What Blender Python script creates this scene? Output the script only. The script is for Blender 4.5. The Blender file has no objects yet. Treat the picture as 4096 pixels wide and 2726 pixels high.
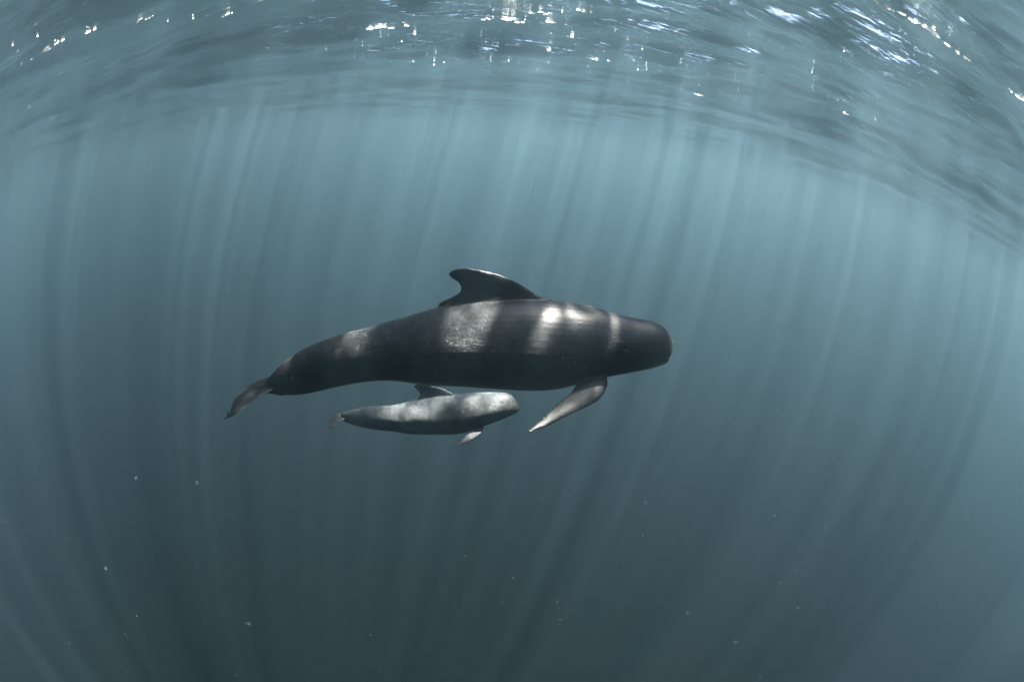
import bpy, bmesh, math, random
import numpy as np
from mathutils import Matrix, Vector

# ------------------------------------------------------------------ camera, light, exposure
sc = bpy.context.scene
CAM_DEPTH = 1.5
cam_data = bpy.data.cameras.new("camera")
cam = bpy.data.objects.new("camera", cam_data)
sc.collection.objects.link(cam)
sc.camera = cam
cam_data.type = 'PANO'                      # the photograph is taken with a 16 mm fisheye lens
cam_data.panorama_type = 'FISHEYE_EQUISOLID'
cam_data.fisheye_lens = 16.0
cam_data.fisheye_fov = math.radians(200)
cam_data.lens = 16.0
cam_data.sensor_fit = 'HORIZONTAL'
cam_data.sensor_width = 36.0
cam_data.sensor_height = 36.0 * 681 / 1024
cam_data.clip_start = 0.02
cam_data.clip_end = 2000.0
cam_data.dof.use_dof = True
cam_data.dof.focus_distance = 4.6
cam_data.dof.aperture_fstop = 5.6
cam.matrix_world = Matrix((
    (0.99452, -0.10453, 0.0, 0.0),
    (0.04582, 0.43597, -0.89879, 0.0),
    (0.09395, 0.89387, 0.43837, -CAM_DEPTH),
    (0, 0, 0, 1)))

LIGHT_DIR = Vector((-0.170, -0.245, -0.955)).normalized()      # the way the sunlight travels
SUN_ELEV = math.asin(-LIGHT_DIR.z)
SUN_AZ = math.atan2(-LIGHT_DIR.x, -LIGHT_DIR.y)
world = bpy.data.worlds.new("World")
sc.world = world
world.use_nodes = True
wn = world.node_tree.nodes
sky = wn.new('ShaderNodeTexSky')
sky.sky_type = 'NISHITA'
sky.sun_disc = False
sky.sun_elevation = SUN_ELEV
sky.sun_rotation = SUN_AZ
sky.dust_density = 2.0
sky.ozone_density = 1.5
wn['Background'].inputs['Strength'].default_value = 0.06
world.node_tree.links.new(sky.outputs[0], wn['Background'].inputs['Color'])

sun_data = bpy.data.lights.new("sun", 'SUN')
sun_data.energy = 5.0
sun_data.angle = math.radians(1.5)
sun_data.color = (1.0, 0.93, 0.84)
sun = bpy.data.objects.new("sun", sun_data)
sc.collection.objects.link(sun)
sun.location = (2, 3, 20)
sun.rotation_euler = LIGHT_DIR.to_track_quat('-Z', 'Y').to_euler()

sc.view_settings.view_transform = 'Standard'
sc.view_settings.look = 'None'
sc.view_settings.exposure = 5.4
sc.view_settings.gamma = 1.0
sc.render.engine = 'CYCLES'
cy = sc.cycles
cy.use_denoising = True
cy.denoiser = 'OPENIMAGEDENOISE'
cy.denoising_input_passes = 'RGB_ALBEDO_NORMAL'
cy.max_bounces = 5
cy.diffuse_bounces = 2
cy.glossy_bounces = 3
cy.transmission_bounces = 3
cy.volume_bounces = 1
cy.transparent_max_bounces = 10
cy.sample_clamp_indirect = 4.0
cy.use_adaptive_sampling = False

rng = np.random.default_rng(7)

# ------------------------------------------------------------------ helpers
def tag(o, label=None, cat=None, group=None, kind=None):
    if label: o['label'] = label
    if cat: o['category'] = cat
    if group: o['group'] = group
    if kind: o['kind'] = kind
    return o

def link(name, me, mat=None, parent=None):
    o = bpy.data.objects.new(name, me)
    sc.collection.objects.link(o)
    if mat: me.materials.append(mat)
    if parent: o.parent = parent
    return o

def mesh_np(name, verts, faces, smooth=True):
    me = bpy.data.meshes.new(name)
    me.from_pydata([tuple(v) for v in verts], [], [tuple(f) for f in faces])
    me.update()
    if smooth:
        me.polygons.foreach_set('use_smooth', [True] * len(me.polygons))
    return me

def new_mat(name):
    m = bpy.data.materials.new(name)
    m.use_nodes = True
    nt = m.node_tree
    nt.nodes.clear()
    out = nt.nodes.new('ShaderNodeOutputMaterial')
    return m, nt, out

def N(nt, t, **kw):
    n = nt.nodes.new(t)
    for k, v in kw.items():
        if k.startswith('_'): setattr(n, k[1:], v)
        else: n.inputs[k.replace('__', ' ')].default_value = v
    return n

def ramp(nt, src, pts):
    r = nt.nodes.new('ShaderNodeValToRGB')
    el = r.color_ramp.elements
    el[0].position, el[0].color = pts[0][0], (*[pts[0][1]] * 3, 1) if not isinstance(pts[0][1], tuple) else pts[0][1]
    el[1].position, el[1].color = pts[-1][0], (*[pts[-1][1]] * 3, 1) if not isinstance(pts[-1][1], tuple) else pts[-1][1]
    for p, c in pts[1:-1]:
        e = el.new(p)
        e.color = (*[c] * 3, 1) if not isinstance(c, tuple) else c
    nt.links.new(src, r.inputs[0])
    return r.outputs[0]

# ------------------------------------------------------------------ the body of water
def water_volume():
    L, top, bot = 170.0, 0.55, -130.0
    v = [(x, y, z) for z in (bot, top) for x, y in ((-L, -L), (L, -L), (L, L), (-L, L))]
    f = [(3, 2, 1, 0), (4, 5, 6, 7), (0, 1, 5, 4), (1, 2, 6, 5), (2, 3, 7, 6), (3, 0, 4, 7)]
    m, nt, out = new_mat("sea_water_haze")
    # drifting particles scatter a neutral light forwards, the water itself scatters a little blue all ways

    for i, (dens, col, g) in enumerate(((0.036, (0.34, 0.55, 0.655, 1), 0.895),)):
        pv = N(nt, 'ShaderNodeVolumePrincipled')
        pv.inputs['Density'].default_value = dens
        pv.inputs['Color'].default_value = col
        pv.inputs['Absorption Color'].default_value = (0, 0, 0, 1)
        pv.inputs['Anisotropy'].default_value = g
        for k in ('Density Attribute', 'Temperature Attribute', 'Color Attribute'):
            if k in pv.inputs: pv.inputs[k].default_value = ""

    nt.links.new(pv.outputs[0], out.inputs['Volume'])
    o = link("haze", mesh_np("haze", v, f, False), m)
    tag(o, "blue grey open sea water that everything fades into", "water", kind="stuff")

def wave_field():
    L, k, n = 160.0, 6.5, 960
    t = np.linspace(-1, 1, n)
    g = L * np.sinh(k * t) / math.sinh(k)
    X, Y = np.meshgrid(g, g, indexing='xy')
    sp = np.sqrt(np.hypot(X, Y) ** 2 + 0.45 ** 2) * (2 * k / n)      # grid spacing
    Z = np.zeros_like(X); DX = np.zeros_like(X); DY = np.zeros_like(X)
    r = np.random.default_rng(11)
    nw = 110
    for i in range(nw):
        lam = 0.16 * (70.0 ** (i / (nw - 1)))
        ang = math.radians(78) + r.normal() * 0.42
        kk = 2 * math.pi / lam
        slope = 0.024 if lam > 0.45 else 0.018
        if lam > 4: slope *= 0.65
        a = slope / kk
        ph = r.uniform(0, 2 * math.pi)
        kx, ky = kk * math.cos(ang), kk * math.sin(ang)
        fade = np.clip((lam / sp - 2.5) / 3.0, 0, 1)
        th = kx * X + ky * Y + ph
        Z += a * fade * np.cos(th)
        q = 0.75 * a * fade * np.sin(th)
        DX -= q * math.cos(ang); DY -= q * math.sin(ang)
    return g, X + DX, Y + DY, Z

G, WX, WY, WZ = wave_field()
def surf_z(x, y):
    i = min(max(int(np.searchsorted(G, x)), 12), len(G) - 13)
    j = min(max(int(np.searchsorted(G, y)), 12), len(G) - 13)
    s = (slice(j - 12, j + 13), slice(i - 12, i + 13))
    return float(WZ[s].ravel()[np.argmin(((WX[s] - x) ** 2 + (WY[s] - y) ** 2).ravel())])

def water_surface():
    n = len(G)
    me = bpy.data.meshes.new("water")
    co = np.stack([WX, WY, WZ], -1).reshape(-1, 3).astype(np.float32)
    idx = np.arange(n * n).reshape(n, n)
    q = np.stack([idx[:-1, :-1], idx[:-1, 1:], idx[1:, 1:], idx[1:, :-1]], -1).reshape(-1, 4)
    me.vertices.add(n * n); me.vertices.foreach_set('co', co.ravel())
    me.loops.add(q.size); me.loops.foreach_set('vertex_index', q.ravel().astype(np.int32))
    me.polygons.add(len(q)); me.polygons.foreach_set('loop_start', (np.arange(len(q)) * 4).astype(np.int32))
    me.update(calc_edges=True)
    me.polygons.foreach_set('use_smooth', np.ones(len(q), bool))
    m, nt, out = new_mat("rippled_water_surface")
    tc = N(nt, 'ShaderNodeTexCoord')
    L = nt.links.new
    # painted noise stands in for waves focusing sunlight: how much light each spot lets down
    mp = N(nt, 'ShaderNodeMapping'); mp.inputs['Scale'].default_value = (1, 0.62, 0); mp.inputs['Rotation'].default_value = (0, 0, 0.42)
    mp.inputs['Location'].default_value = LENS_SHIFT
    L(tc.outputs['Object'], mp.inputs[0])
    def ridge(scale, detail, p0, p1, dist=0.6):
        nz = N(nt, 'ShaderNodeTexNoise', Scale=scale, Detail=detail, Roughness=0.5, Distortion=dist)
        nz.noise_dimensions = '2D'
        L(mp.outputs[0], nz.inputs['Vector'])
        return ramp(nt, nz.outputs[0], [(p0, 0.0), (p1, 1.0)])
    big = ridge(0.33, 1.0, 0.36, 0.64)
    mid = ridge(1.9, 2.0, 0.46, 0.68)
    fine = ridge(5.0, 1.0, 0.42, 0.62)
    def mul(a, b, k0=0.0, op='MULTIPLY'):
        mm = nt.nodes.new('ShaderNodeMath'); mm.operation = op
        if isinstance(a, (int, float)): mm.inputs[0].default_value = a
        else: L(a, mm.inputs[0])
        if isinstance(b, (int, float)): mm.inputs[1].default_value = b
        else: L(b, mm.inputs[1])
        return mm.outputs[0]
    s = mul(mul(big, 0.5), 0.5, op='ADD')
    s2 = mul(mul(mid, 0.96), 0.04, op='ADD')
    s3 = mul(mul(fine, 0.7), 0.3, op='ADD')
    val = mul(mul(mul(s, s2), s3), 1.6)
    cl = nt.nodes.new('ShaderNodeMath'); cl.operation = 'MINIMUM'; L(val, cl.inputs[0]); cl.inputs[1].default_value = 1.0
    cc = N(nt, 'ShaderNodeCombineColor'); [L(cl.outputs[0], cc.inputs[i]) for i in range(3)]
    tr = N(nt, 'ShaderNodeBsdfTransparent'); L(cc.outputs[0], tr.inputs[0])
    gl = N(nt, 'ShaderNodeBsdfGlossy', Roughness=0.0); gl.inputs['Color'].default_value = (1, 1, 1, 1)
    fr = N(nt, 'ShaderNodeFresnel', IOR=1.333)
    mx = N(nt, 'ShaderNodeMixShader')
    # small ripples
    rp = N(nt, 'ShaderNodeMapping'); rp.inputs['Scale'].default_value = (4.5, 13.0, 1.0)
    L(tc.outputs['Object'], rp.inputs[0])
    rn = N(nt, 'ShaderNodeTexNoise', Scale=1.0, Detail=4.0, Roughness=0.62, Distortion=0.8); L(rp.outputs[0], rn.inputs['Vector'])
    bp = N(nt, 'ShaderNodeBump', Strength=1.0, Distance=0.017); L(rn.outputs[0], bp.inputs['Height'])
    L(bp.outputs[0], gl.inputs['Normal']); L(bp.outputs[0], fr.inputs['Normal'])
    L(fr.outputs[0], mx.inputs[0]); L(tr.outputs[0], mx.inputs[1]); L(gl.outputs[0], mx.inputs[2])
    L(mx.outputs[0], out.inputs['Surface'])
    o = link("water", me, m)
    tag(o, "rippled underside of the sea surface with bright glints", "water", kind="structure")
    return o

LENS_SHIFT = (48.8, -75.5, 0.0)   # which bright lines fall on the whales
water_volume()
water_surface()
MOTHER = {'origin': [-0.498, 4.133, -2.181], 'top': [[-2.443, -0.697], [-2.27, -0.511], [-2.075, -0.327], [-1.894, -0.214], [-1.639, -0.08], [-1.312, 0.056], [-1.061, 0.143], [-0.783, 0.245], [-0.451, 0.379], [-0.287, 0.453], [-0.073, 0.51], [0.151, 0.556], [0.409, 0.601], [0.604, 0.635], [0.77, 0.641], [0.945, 0.637], [1.174, 0.631], [1.382, 0.596], [1.654, 0.549], [1.912, 0.535], [2.046, 0.497], [2.133, 0.42], [2.185, 0.342]], 'bot': [[-2.461, -0.831], [-2.234, -0.841], [-2.071, -0.825], [-1.907, -0.789], [-1.678, -0.711], [-1.462, -0.624], [-1.222, -0.543], [-0.993, -0.475], [-0.718, -0.429], [-0.506, -0.437], [-0.383, -0.445], [-0.045, -0.405], [0.289, -0.39], [0.683, -0.371], [0.878, -0.35], [1.11, -0.29], [1.261, -0.217], [1.554, -0.115], [1.764, -0.054], [1.975, 0.01], [2.14, 0.078], [2.178, 0.144], [2.172, 0.201], [2.197, 0.26], [2.186, 0.337]], 'fint': [[-0.212, 0.484], [-0.138, 0.532], [-0.067, 0.604], [-0.058, 0.655], [-0.095, 0.708], [-0.121, 0.718], [-0.173, 0.744], [-0.198, 0.775], [-0.183, 0.806], [-0.135, 0.836], [-0.049, 0.854]], 'finl': [[0.828, 0.632], [0.77, 0.641], [0.696, 0.658], [0.59, 0.715], [0.46, 0.776], [0.308, 0.823], [0.123, 0.847], [0.048, 0.855], [-0.049, 0.854]], 'tane': [[-2.443, 0.534], [-1.672, 0.452], [-0.9, 0.39], [-0.129, 0.351], [0.642, 0.33], [1.413, 0.312], [2.185, 0.295]], 'flkl': [[0.056, -0.024], [0.117, -0.018], [0.343, 0.016], [0.55, 0.054], [0.716, 0.111], [0.765, 0.215]], 'flkt': [[-0.273, 0.371], [-0.147, 0.424], [0.073, 0.426], [0.305, 0.348], [0.518, 0.272], [0.655, 0.24], [0.753, 0.224]], 'flpl': [[-0.07, 0.084], [0.071, 0.071], [0.176, 0.03], [0.257, -0.022], [0.337, -0.131], [0.434, -0.287], [0.527, -0.426], [0.603, -0.536], [0.666, -0.647], [0.662, -0.677]], 'flpt': [[-0.009, -0.188], [0.07, -0.188], [0.125, -0.218], [0.207, -0.266], [0.316, -0.373], [0.435, -0.477], [0.536, -0.563], [0.614, -0.639], [0.657, -0.677]]}
CALF = {'origin': [-0.982, 4.84, -3.581], 'top': [[-1.241, -0.16], [-1.137, -0.092], [-0.959, -0.009], [-0.748, 0.039], [-0.539, 0.081], [-0.367, 0.143], [-0.209, 0.214], [-0.118, 0.27], [0.059, 0.319], [0.223, 0.351], [0.373, 0.374], [0.482, 0.402], [0.607, 0.428], [0.789, 0.45], [0.971, 0.464], [1.06, 0.432], [1.115, 0.37], [1.161, 0.303], [1.175, 0.261]], 'bot': [[-1.326, -0.267], [-1.265, -0.285], [-1.151, -0.33], [-0.975, -0.345], [-0.761, -0.349], [-0.477, -0.33], [-0.273, -0.342], [-0.071, -0.315], [0.196, -0.275], [0.39, -0.239], [0.58, -0.166], [0.766, -0.049], [0.947, 0.053], [1.111, 0.158], [1.171, 0.21], [1.176, 0.251]], 'fint': [[-0.141, 0.249], [-0.125, 0.277], [-0.146, 0.314], [-0.198, 0.365], [-0.228, 0.386], [-0.225, 0.411], [-0.179, 0.442]], 'finl': [[0.305, 0.358], [0.248, 0.38], [0.171, 0.416], [0.081, 0.447], [-0.046, 0.46], [-0.179, 0.442]], 'tane': [[-1.241, 0.586], [-0.838, 0.574], [-0.435, 0.563], [-0.033, 0.544], [0.37, 0.531], [0.773, 0.505], [1.175, 0.495]], 'flkl': [[-0.007, 0.01], [0.018, 0.02], [0.213, 0.048], [0.386, 0.081], [0.498, 0.114]], 'flkt': [[-0.079, 0.158], [-0.011, 0.232], [0.079, 0.202], [0.293, 0.131], [0.406, 0.115], [0.498, 0.114]], 'flpl': [[-0.046, 0.042], [0.024, 0.037], [0.11, 0.012], [0.205, -0.089], [0.286, -0.2], [0.349, -0.325]], 'flpt': [[-0.01, -0.097], [0.061, -0.088], [0.113, -0.123], [0.189, -0.187], [0.265, -0.251], [0.349, -0.325]]}
FOAM_GLINTS = [[1.69, 1.99, 0.035], [1.77, 1.97, 0.039], [1.87, 1.93, 0.066], [1.94, 1.89, 0.05], [2.04, 1.87, 0.06], [2.12, 1.85, 0.061], [2.21, 1.84, 0.073], [2.36, 1.85, 0.058], [2.46, 1.83, 0.048], [2.53, 1.8, 0.044], [2.95, 1.64, 0.052], [3.04, 1.6, 0.06], [3.08, 1.57, 0.049], [-3.08, 2.49, 0.064], [-3.02, 2.53, 0.078], [-3.43, 2.16, 0.037], [-3.36, 2.18, 0.042], [-3.73, 2.04, 0.042], [-3.95, 1.93, 0.05], [-3.89, 1.96, 0.065], [-3.82, 1.98, 0.039], [-3.72, 1.93, 0.022], [-3.59, 1.65, 0.021], [-3.73, 1.45, 0.021], [-3.87, 1.58, 0.022], [-4.72, 2.86, 0.025], [-4.17, 1.9, 0.024], [-4.33, 1.84, 0.021], [-3.32, 3.97, 0.041], [-3.22, 3.92, 0.034], [-2.77, 3.8, 0.038], [-2.71, 3.79, 0.045], [-2.84, 3.84, 0.016], [-2.09, 5.34, 0.039], [-1.99, 5.27, 0.063], [-1.87, 5.26, 0.069], [-1.82, 5.38, 0.045], [-1.66, 5.32, 0.063], [-1.61, 5.37, 0.032], [-0.33, 4.62, 0.042], [-0.27, 4.68, 0.064], [-0.2, 4.72, 0.065], [-0.15, 4.77, 0.038], [-0.53, 4.75, 0.054], [-0.48, 4.75, 0.038], [-0.07, 4.66, 0.043], [-0.01, 4.72, 0.038], [-0.17, 4.56, 0.037], [-0.7, 5.1, 0.029], [-0.62, 5.05, 0.046], [-0.47, 5.04, 0.057], [-0.41, 5.1, 0.07], [-0.33, 5.18, 0.053], [0.03, 5.01, 0.046], [0.08, 5.01, 0.028], [0.23, 5.0, 0.034], [0.28, 5.03, 0.029], [0.31, 4.4, 0.035], [0.37, 4.42, 0.051], [0.31, 5.53, 0.037], [0.66, 6.43, 0.043], [0.71, 6.46, 0.051], [-2.04, 7.5, 0.056], [-1.92, 8.3, 0.038], [-2.4, 6.5, 0.031], [-1.66, 5.91, 0.031], [-1.92, 6.16, 0.029], [0.06, 6.27, 0.042], [0.99, 5.31, 0.031], [0.94, 6.45, 0.029], [2.7, 7.67, 0.054], [2.8, 7.7, 0.055], [4.32, 5.48, 0.039]]

# ------------------------------------------------------------------ whales
def interp(pts, x, key=0, val=1):
    p = sorted(pts, key=lambda q: q[key])
    return np.interp(x, [q[key] for q in p], [q[val] for q in p])

def smooth1(v, k):
    for _ in range(k):
        w = v.copy(); w[1:-1] = 0.25 * v[:-2] + 0.5 * v[1:-1] + 0.25 * v[2:]; v = w
    return v

def loft(sections, closed_ends=True):
    """sections: list of (n,3) rings -> verts, faces"""
    V = np.concatenate(sections); n = len(sections[0]); F = []
    for i in range(len(sections) - 1):
        for j in range(n):
            a, b = i * n + j, i * n + (j + 1) % n
            F.append((a, b, b + n, a + n))
    F.append(tuple(range(n - 1, -1, -1)))
    F.append(tuple((len(sections) - 1) * n + j for j in range(n)))
    return V, F

def foil_ring(le, te, thick_axis, t, n=14, nose=0.5):
    """lens section between leading and trailing point; blunt at the leading edge"""
    le, te, ax = map(np.array, (le, te, thick_axis))
    s = 0.5 - 0.5 * np.cos(np.linspace(0, math.pi, n))
    prof = 1.48 * (np.sqrt(s + 1e-9) * 1.0 - 0.42 * s - 0.58 * s ** 2)
    prof = np.maximum(prof, 0.10) * t
    up = [le + (te - le) * a + ax * p for a, p in zip(s, prof)]
    dn = [le + (te - le) * a - ax * p for a, p in zip(s[::-1], prof[::-1])]
    return np.array(up + dn)

def span_pts(line, t, key=0):
    pts = sorted(line, key=lambda q: q[key])
    k = [q[key] for q in pts]; v = [q[1 - key] for q in pts]
    return np.interp(t, k, v)

def build_whale(name, D, cfg):
    up_tilt = math.radians(8)
    parts = []
    xs0, x1 = cfg['x0'], cfg['x1']
    u = np.linspace(0, 1, 110)
    xs = xs0 + (x1 - xs0) * (1 - (1 - u) ** 1.9)            # dense at the snout
    zt = interp(D['top'], xs); zb = interp(D['bot'], xs)
    ns = 2
    zt[:-12] = smooth1(zt, 6)[:-12]; zb[:-12] = smooth1(zb, 6)[:-12]
    h = np.maximum((zt - zb) / 2, 0.004)
    cz = (zt + zb) / 2
    k = np.interp(xs, [q[0] for q in cfg['k']], [q[1] for q in cfg['k']])
    te = interp(D['tane'], xs)
    a = h / np.sqrt(1 + (k * te) ** 2)
    b = k * a
    b = smooth1(b, 4)
    rings = []
    nseg = 48
    th = np.linspace(0, 2 * math.pi, nseg, endpoint=False)
    for i in range(len(xs)):
        c, s = np.cos(th), np.sin(th)
        e = 2 / 2.0
        yy = np.sign(c) * np.abs(c) ** e * b[i]
        zz = np.sign(s) * np.abs(s) ** e * a[i]
        # the back and the keel are a little narrower than a plain ellipse
        rings.append(np.stack([np.full(nseg, xs[i]), yy * (1 - 0.10 * (zz / a[i]) ** 2), zz + cz[i]], 1))
    parts.append(loft(rings))
    # dorsal fin
    zmax = max(q[1] for q in D['fint'] + D['finl']); zmin = cfg['fin_base']
    rings = []
    for t in np.linspace(0, 1, 26):
        z = zmin + (zmax - zmin) * (1 - (1 - t) ** 1.6)
        zc = min(z, zmax - 1e-4)
        xt = span_pts(D['fint'], zc, 1); xl = span_pts(D['finl'], zc, 1)
        if t < 0.3: xl += (0.3 - t) * 0.4 * cfg['s']; xt -= (0.3 - t) * 0.25 * cfg['s']
        w = (0.075 - 0.050 * t) * (1 + 2.4 * (max(0, 0.42 - t) / 0.42) ** 2) * cfg['s'] * min(1, (xl - xt) / (0.25 * cfg['s']) + 0.25)
        rings.append(foil_ring((xl, 0, z), (xt, 0, z), (0, 1, 0), w))
    parts.append(loft(rings))
    # flukes
    ba = math.radians(cfg['fluke_ang'])
    o = np.array(cfg['fluke_o']); B = np.array((-math.cos(ba), 0, -math.sin(ba))); NN = np.array((-math.sin(ba), 0, math.cos(ba)))
    tip = max(q[0] for q in D['flkl'])
    for side in (1, -1):
        A = np.array((0, side, 0.0)); rings = []
        for t in np.linspace(-0.02, 1, 26):
            s = tip * t
            l = span_pts([q for q in D['flkl']], s); tr = span_pts([q for q in D['flkt']], s)
            l -= cfg['fl_root'] * max(0, 0.35 - t)
            if t < 0.12: tr -= 0.07 * cfg['s'] * (0.12 - t) / 0.12
            l -= 0.012 * cfg['s']; tr += 0.016 * cfg['s']
            curl = (0.05 if side > 0 else cfg['far_curl']) * cfg['s'] * t * t
            w = 0.030 * cfg['s'] * (1 - 0.85 * t) + 0.004
            rings.append(foil_ring(o + A * s + B * l - NN * curl, o + A * s + B * tr - NN * curl, NN, w))
        parts.append(loft(rings))
    # tail stock into flukes
    st = []
    for t in np.linspace(0, 1, 10):
        c = o + np.array((0.22, 0, cfg['stock_dz'])) * cfg['s'] * (1 - t) + B * cfg['fl_len'] * t * 0.7
        aa = (cfg['stock_a'] * (1 - t) + 0.022 * t) * cfg['s']; bb = (0.05 + 0.02 * t) * cfg['s']
        st.append(np.stack([np.full(24, c[0]), bb * np.cos(np.linspace(0, 6.2832, 24, endpoint=False)), c[2] + aa * np.sin(np.linspace(0, 6.2832, 24, endpoint=False))], 1))
    parts.append(loft(st))
    # flippers
    for side in (1, -1):
        fa = math.radians(35 if side > 0 else 12)
        o = np.array(cfg['flip_o']) * (1, side, 1)
        A = np.array((0, side * math.cos(fa), -math.sin(fa))); NN = np.array((0, side * math.sin(fa), math.cos(fa)))
        tip = max(q[0] for q in D['flpl']); rings = []
        for t in np.linspace(-0.22, 1, 34):
            s = tip * t
            l = span_pts(D['flpl'], s); tr = span_pts(D['flpt'], s)
            l += 0.014 * cfg['s']; tr -= 0.036 * cfg['s'] * (1 - t * 0.6)
            if t < 0.1: l -= (0.1 - t) * 0.12 * cfg['s']; tr += (0.1 - t) * 0.12 * cfg['s']
            w = cfg['s'] * (0.058 * (1 - t) + 0.013 * t) * (1 if t < 0.9 else 1 - 6 * (t - 0.9))
            if side > 0 and cfg['s'] > 0.8 and t > 0.55: l -= 0.005 * math.sin(t * 95) + 0.003 * math.sin(t * 173)   # ragged edge
            rings.append(foil_ring(o + A * s + np.array((l, 0, 0)), o + A * s + np.array((tr, 0, 0)), NN, w))
        parts.append(loft(rings))
    V = []; F = []
    for v, f in parts:
        base = len(V); V.extend(v.tolist()); F.extend([tuple(i + base for i in q) for q in f])
    me = mesh_np(name, V, F)
    bm = bmesh.new(); bm.from_mesh(me); bmesh.ops.recalc_face_normals(bm, faces=bm.faces); bm.to_mesh(me); bm.free()
    tmp = link(name + "_raw", me)
    rm = tmp.modifiers.new("remesh", 'REMESH'); rm.mode = 'VOXEL'; rm.voxel_size = cfg['voxel']; rm.use_smooth_shade = True
    sm = tmp.modifiers.new("smooth", 'SMOOTH'); sm.factor = 0.5; sm.iterations = 5
    dg = bpy.context.evaluated_depsgraph_get()
    fin = bpy.data.meshes.new_from_object(tmp.evaluated_get(dg))
    bpy.data.objects.remove(tmp)
    # mouth crease, eye fold, soft body undulations
    co = np.empty(len(fin.vertices) * 3, np.float32); fin.vertices.foreach_get('co', co); co = co.reshape(-1, 3)
    no = np.empty(len(fin.vertices) * 3, np.float32); fin.vertices.foreach_get('normal', no); no = no.reshape(-1, 3)
    d = np.zeros(len(co))
    mp = np.array(cfg['mouth'])
    best = np.full(len(co), 9.0)
    P = co[:, [0, 2]]
    for p, q in zip(mp[:-1], mp[1:]):
        ab = q - p; t = np.clip(((P - p) @ ab) / (ab @ ab), 0, 1)
        best = np.minimum(best, np.hypot(*(P - p - t[:, None] * ab).T))
    w = cfg['s'] * 0.013
    d -= 0.011 * cfg['s'] * np.exp(-(best / w) ** 2) * (co[:, 0] > mp[:, 0].min() - 0.02)
    ex, ez = cfg['eye']
    de = np.hypot((P[:, 0] - ex) * 0.7, P[:, 1] - ez) / cfg['s']
    d += cfg['s'] * (0.005 * np.exp(-(de / 0.014) ** 2) - 0.003 * np.exp(-((de - 0.026) / 0.008) ** 2))
    sidew = np.abs(no[:, 1])
    if cfg['s'] > 0.8:      # soft fold along the flank
        win = np.exp(-((co[:, 0] - 0.15) / 0.75) ** 4) * sidew
        d += win * (0.006 * np.exp(-((co[:, 2] + 0.10) / 0.10) ** 2))
    d += cfg['s'] * 0.003 * sidew * (np.sin(co[:, 2] * 13 / cfg['s'] + 1.2 * np.sin(co[:, 0] * 1.7)) * np.exp(-((co[:, 0] - 0.1 * cfg['s']) / (1.1 * cfg['s'])) ** 2))
    co = co + no * d[:, None]
    fin.vertices.foreach_set('co', co.astype(np.float32).ravel()); fin.update()
    fin.name = name
    fin.polygons.foreach_set('use_smooth', [True] * len(fin.polygons))
    o = link(name, fin)
    ct, stt = math.cos(up_tilt), math.sin(up_tilt)
    ox, oy, oz = D['origin']
    # local x = heading, y = towards the camera side, z = up
    o.matrix_world = Matrix(((1, 0, 0, ox), (0, -ct, stt, oy), (0, stt, ct, oz - CAM_DEPTH), (0, 0, 0, 1)))
    return o

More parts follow.
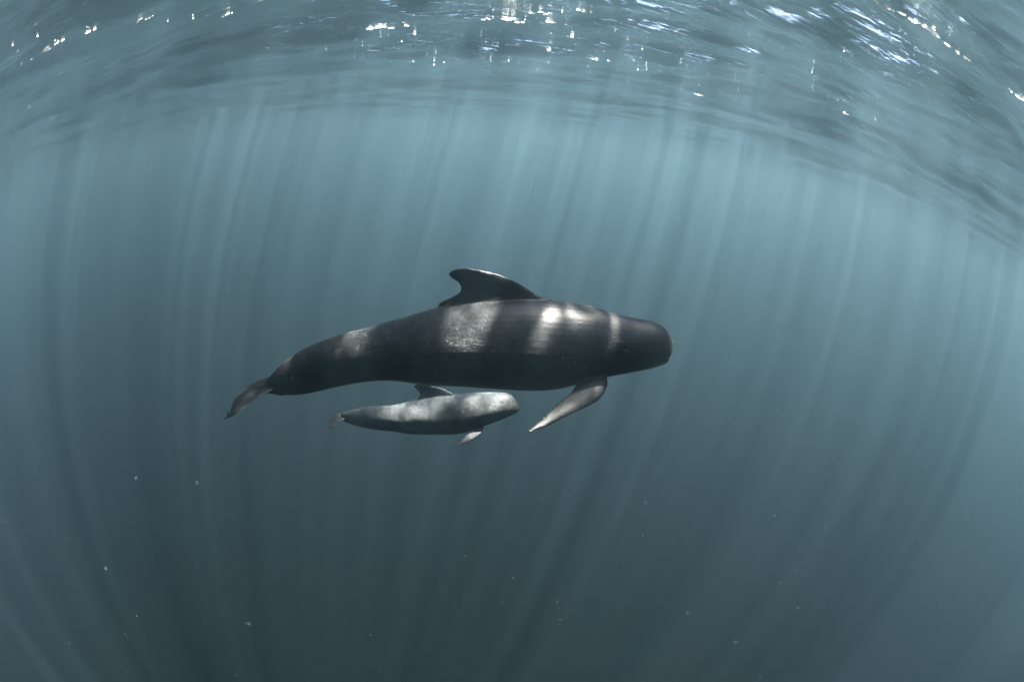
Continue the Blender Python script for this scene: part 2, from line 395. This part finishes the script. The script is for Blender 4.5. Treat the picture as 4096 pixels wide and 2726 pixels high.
def skin(name, c0, c1, scr, rough, tail_x, tip_y):
    m, nt, out = new_mat(name)
    L = nt.links.new
    tc = N(nt, 'ShaderNodeTexCoord')
    nz = N(nt, 'ShaderNodeTexNoise', Scale=3.0, Detail=6.0, Roughness=0.65); L(tc.outputs['Object'], nz.inputs['Vector'])
    base = ramp(nt, nz.outputs[0], [(0.3, (*c0, 1)), (0.72, (*c1, 1))])
    # long thin rake scratches
    mp = N(nt, 'ShaderNodeMapping'); mp.inputs['Scale'].default_value = (1.6, 9, 22); mp.inputs['Rotation'].default_value = (0.0, 0.15, 0.1)
    L(tc.outputs['Object'], mp.inputs[0])
    vz = N(nt, 'ShaderNodeTexNoise', Scale=1.4, Detail=2.0, Roughness=0.5, Distortion=0.7); L(mp.outputs[0], vz.inputs['Vector'])
    line = ramp(nt, vz.outputs[0], [(0.488, 0.0), (0.50, 1.0), (0.512, 0.0)])
    ms = N(nt, 'ShaderNodeTexNoise', Scale=2.3, Detail=3.0); L(tc.outputs['Object'], ms.inputs['Vector'])
    mask = ramp(nt, ms.outputs[0], [(0.54, 0.0), (0.64, 1.0)])
    mm = N(nt, 'ShaderNodeMath'); mm.operation = 'MULTIPLY'; L(line, mm.inputs[0]); L(mask, mm.inputs[1])
    sp = N(nt, 'ShaderNodeTexNoise', Scale=46.0, Detail=3.0, Roughness=0.6); L(tc.outputs['Object'], sp.inputs['Vector'])
    spk = ramp(nt, sp.outputs[0], [(0.32, 0.60), (0.68, 1.40)])
    mo_ = N(nt, 'ShaderNodeTexNoise', Scale=7.5, Detail=5.0, Roughness=0.7, Distortion=0.5); L(tc.outputs['Object'], mo_.inputs['Vector'])
    mot = ramp(nt, mo_.outputs[0], [(0.36, 0.55), (0.50, 0.95), (0.66, 1.55)])
    m2 = N(nt, 'ShaderNodeMix'); m2.data_type = 'RGBA'; m2.blend_type = 'MULTIPLY'; m2.inputs[0].default_value = 1.0
    L(spk, m2.inputs[6]); L(mot, m2.inputs[7]); spk = m2.outputs[2]
    # shade painted into the flukes, in place of less sunlight; flipper tips darkened too
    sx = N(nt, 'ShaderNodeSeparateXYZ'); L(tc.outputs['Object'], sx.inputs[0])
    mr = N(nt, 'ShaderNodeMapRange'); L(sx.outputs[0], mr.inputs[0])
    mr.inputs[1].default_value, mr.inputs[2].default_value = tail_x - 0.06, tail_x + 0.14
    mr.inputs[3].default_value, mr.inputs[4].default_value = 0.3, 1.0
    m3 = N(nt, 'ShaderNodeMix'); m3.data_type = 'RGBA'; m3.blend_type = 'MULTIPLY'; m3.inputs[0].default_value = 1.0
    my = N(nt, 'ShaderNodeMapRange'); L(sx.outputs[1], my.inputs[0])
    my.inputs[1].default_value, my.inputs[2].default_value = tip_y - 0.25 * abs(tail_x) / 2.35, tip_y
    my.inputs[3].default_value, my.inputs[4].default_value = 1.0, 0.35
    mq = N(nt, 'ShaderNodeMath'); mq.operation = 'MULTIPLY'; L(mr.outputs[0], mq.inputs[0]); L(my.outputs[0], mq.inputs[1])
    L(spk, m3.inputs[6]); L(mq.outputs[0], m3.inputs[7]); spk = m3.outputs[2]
    mc = N(nt, 'ShaderNodeMix'); mc.data_type = 'RGBA'; mc.blend_type = 'MIX'
    L(mm.outputs[0], mc.inputs[0]); L(base, mc.inputs[6]); mc.inputs[7].default_value = (*scr, 1)
    mu = N(nt, 'ShaderNodeMix'); mu.data_type = 'RGBA'; mu.blend_type = 'MULTIPLY'; mu.inputs[0].default_value = 1.0
    L(mc.outputs[2], mu.inputs[6]); L(spk, mu.inputs[7])
    pb = N(nt, 'ShaderNodeBsdfPrincipled', Roughness=rough)
    pb.inputs['Specular IOR Level'].default_value = 0.12
    L(mu.outputs[2], pb.inputs['Base Color'])
    bp = N(nt, 'ShaderNodeBump', Strength=0.5, Distance=0.004); L(sp.outputs[0], bp.inputs['Height']); L(bp.outputs[0], pb.inputs['Normal'])
    L(pb.outputs[0], out.inputs['Surface'])
    return m

mother_cfg = dict(s=1.0, x0=-2.44, x1=2.197, voxel=0.0095, far_curl=0.1, fin_base=0.42, fluke_ang=10, fluke_o=(-2.40, 0, -0.77), fl_root=0.30, fl_len=0.36,
                  stock_a=0.10, stock_dz=0.03, flip_o=(1.40, 0.25, -0.05),
                  k=[(-2.46, 0.36), (-2.1, 0.38), (-1.6, 0.52), (-0.9, 0.78), (-0.1, 0.92), (1.0, 0.93), (1.7, 0.90), (2.2, 0.95)],
                  mouth=[(2.23, 0.215), (2.10, 0.185), (1.95, 0.168), (1.82, 0.165), (1.74, 0.18)], eye=(1.62, 0.265))
calf_cfg = dict(s=0.5, x0=-1.29, x1=1.178, voxel=0.007, far_curl=0.55, fin_base=0.20, fluke_ang=5, fluke_o=(-1.25, 0, -0.23), fl_root=0.16, fl_len=0.20,
                stock_a=0.10, stock_dz=0.0, flip_o=(0.70, 0.15, 0.02),
                k=[(-1.33, 0.36), (-1.1, 0.42), (-0.8, 0.58), (-0.4, 0.80), (0.0, 0.90), (0.6, 0.90), (1.18, 0.95)],
                mouth=[(1.20, 0.222), (1.10, 0.205), (1.00, 0.20), (0.92, 0.215)], eye=(0.86, 0.235))
mo = build_whale("whale", MOTHER, mother_cfg)
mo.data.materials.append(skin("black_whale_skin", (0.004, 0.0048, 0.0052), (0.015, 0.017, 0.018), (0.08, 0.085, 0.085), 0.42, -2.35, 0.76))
tag(mo, "large black adult whale with a hooked dorsal fin swimming above the small calf", "whale")
ca = build_whale("whale", CALF, calf_cfg)
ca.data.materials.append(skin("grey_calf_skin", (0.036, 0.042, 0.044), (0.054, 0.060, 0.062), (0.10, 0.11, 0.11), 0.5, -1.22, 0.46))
tag(ca, "small pale grey whale calf swimming just below the belly of the big whale", "whale")

# ------------------------------------------------------------------ foam with painted sky glints, bubbles, drifting specks
def blobs(items, sub=2, jit=0.0, seed=3):
    """many little lumpy balls as one mesh; items = (x, y, z, rx, ry, rz, rot)"""
    bm = bmesh.new(); bmesh.ops.create_icosphere(bm, subdivisions=sub, radius=1.0)
    bv = np.array([v.co[:] for v in bm.verts]); bf = np.array([[v.index for v in f.verts] for f in bm.faces]); bm.free()
    r = np.random.default_rng(seed); V = []; F = []; base = 0
    for (x, y, z, rx, ry, rz, rot) in items:
        v = bv.copy()
        if jit:
            p = r.uniform(0, 6.28, 6)
            v = v * (1 + jit * (np.sin(5 * v[:, 0] + p[0]) + np.sin(6 * v[:, 1] + p[1]) + 0.7 * np.sin(9 * v[:, 0] + 7 * v[:, 1] + p[2])))[:, None]
        v = v * (rx, ry, rz)
        c, s = math.cos(rot), math.sin(rot)
        v = np.stack([v[:, 0] * c - v[:, 1] * s + x, v[:, 0] * s + v[:, 1] * c + y, v[:, 2] + z], 1)
        V.append(v); F.append(bf + base); base += len(bv)
    V = np.concatenate(V).astype(np.float32); F = np.concatenate(F).astype(np.int32)
    me = bpy.data.meshes.new("blobs")
    me.vertices.add(len(V)); me.vertices.foreach_set('co', V.ravel())
    me.loops.add(F.size); me.loops.foreach_set('vertex_index', F.ravel())
    me.polygons.add(len(F)); me.polygons.foreach_set('loop_start', (np.arange(len(F)) * 3).astype(np.int32))
    me.update(calc_edges=True); me.polygons.foreach_set('use_smooth', np.ones(len(F), bool))
    return me

def white_mat(name, col, trans=0.6, clear=0.0):
    m, nt, out = new_mat(name)
    d = N(nt, 'ShaderNodeBsdfDiffuse'); d.inputs[0].default_value = (*col, 1)
    t = N(nt, 'ShaderNodeBsdfTranslucent'); t.inputs[0].default_value = (*col, 1)
    x = N(nt, 'ShaderNodeMixShader'); x.inputs[0].default_value = trans
    nt.links.new(d.outputs[0], x.inputs[1]); nt.links.new(t.outputs[0], x.inputs[2]); tp = N(nt, 'ShaderNodeBsdfTransparent'); x2 = N(nt, 'ShaderNodeMixShader'); x2.inputs[0].default_value = clear
    nt.links.new(x.outputs[0], x2.inputs[1]); nt.links.new(tp.outputs[0], x2.inputs[2]); nt.links.new(x2.outputs[0], out.inputs['Surface'])
    return m

foam_glint_m = white_mat("white_foam_glint", (0.92, 0.95, 0.95), 0.7, 0.45)
items = []
for i, (x, y, r) in enumerate(FOAM_GLINTS):  # white blobs stand in for sky glints seen through steep waves, besides foam
    x *= CAM_DEPTH / 1.3; y *= CAM_DEPTH / 1.3
    z = surf_z(x, y)
    r *= 0.42 if i < 10 else 0.35 if i < 13 else 0.7
    for _ in range(9 if i < 13 else 4):
        rr = r * rng.uniform(0.15, 0.7)
        items.append((x + rng.normal() * r * 1.1, y + rng.normal() * r * 0.5, z - 0.002, rr * 1.3, rr * 0.5, rr * 0.10, rng.normal() * 0.25))
foam = link("foam_glints", blobs(items, 2, 0.10), foam_glint_m)
tag(foam, "white streaks of foam and painted-in sky glints along the wave crests of the water surface", "foam", kind="stuff")

bub = []
clusters = [(-2.6, 6.5, 1.2, 60), (-3.2, 7.5, 1.4, 60), (-2.0, 8.5, 1.2, 60), (0.0, 8.0, 1.0, 90), (0.8, 9.0, 1.4, 90), (-0.5, 5.5, 1.0, 50), (2.3, 7.6, 0.9, 60), (1.4, 6.6, 1.2, 50), (4.2, 5.6, 0.8, 60), (3.1, 4.4, 0.9, 40), (-3.6, 3.6, 0.9, 30), (1.0, 4.0, 1.4, 40), (-1.0, 3.6, 1.5, 30)]
for cx, cy_, s, n in clusters:
    for _ in range(n // 4):
        x, y = cx + rng.normal() * s * 0.6, cy_ + rng.normal() * s * 0.35
        r = 0.003 + 0.004 * rng.random() ** 2
        bub.append((x, y, surf_z(x, y) - 0.004 - 0.03 * rng.random() ** 4, r, r, r * 0.8, 0))
bo = link("bubbles", blobs(bub, 1), foam_glint_m)
tag(bo, "tiny white air bubbles floating just under the water surface", "bubbles", kind="stuff")

sp = []
C0 = np.array((0, 0, -CAM_DEPTH))
for _ in range(6000):
    d = rng.normal(size=3); d[1] = abs(d[1]); d /= np.linalg.norm(d)
    R = 0.7 + 6.0 * rng.random() ** 0.6
    p = C0 + d * R
    if p[2] > -0.25: continue
    r = R * (0.0002 + 0.0006 * rng.random() ** 3)
    sp.append((*p, r, r, r, 0))
for _ in range(130):
    d = rng.normal(size=3) * (1, .6, 1); d[1] = abs(d[1]) + .2; d /= np.linalg.norm(d)
    p = C0 + d * rng.uniform(0.3, 0.8)
    r = 0.0003 + 0.0004 * rng.random() ** 3
    sp.append((*p, r, r, r, 0))
so = link("drifting_specks", blobs(sp, 1), white_mat("pale_plankton", (0.33, 0.35, 0.34), 0.5))
tag(so, "pale drifting specks of plankton scattered through the open water", "specks", kind="stuff")
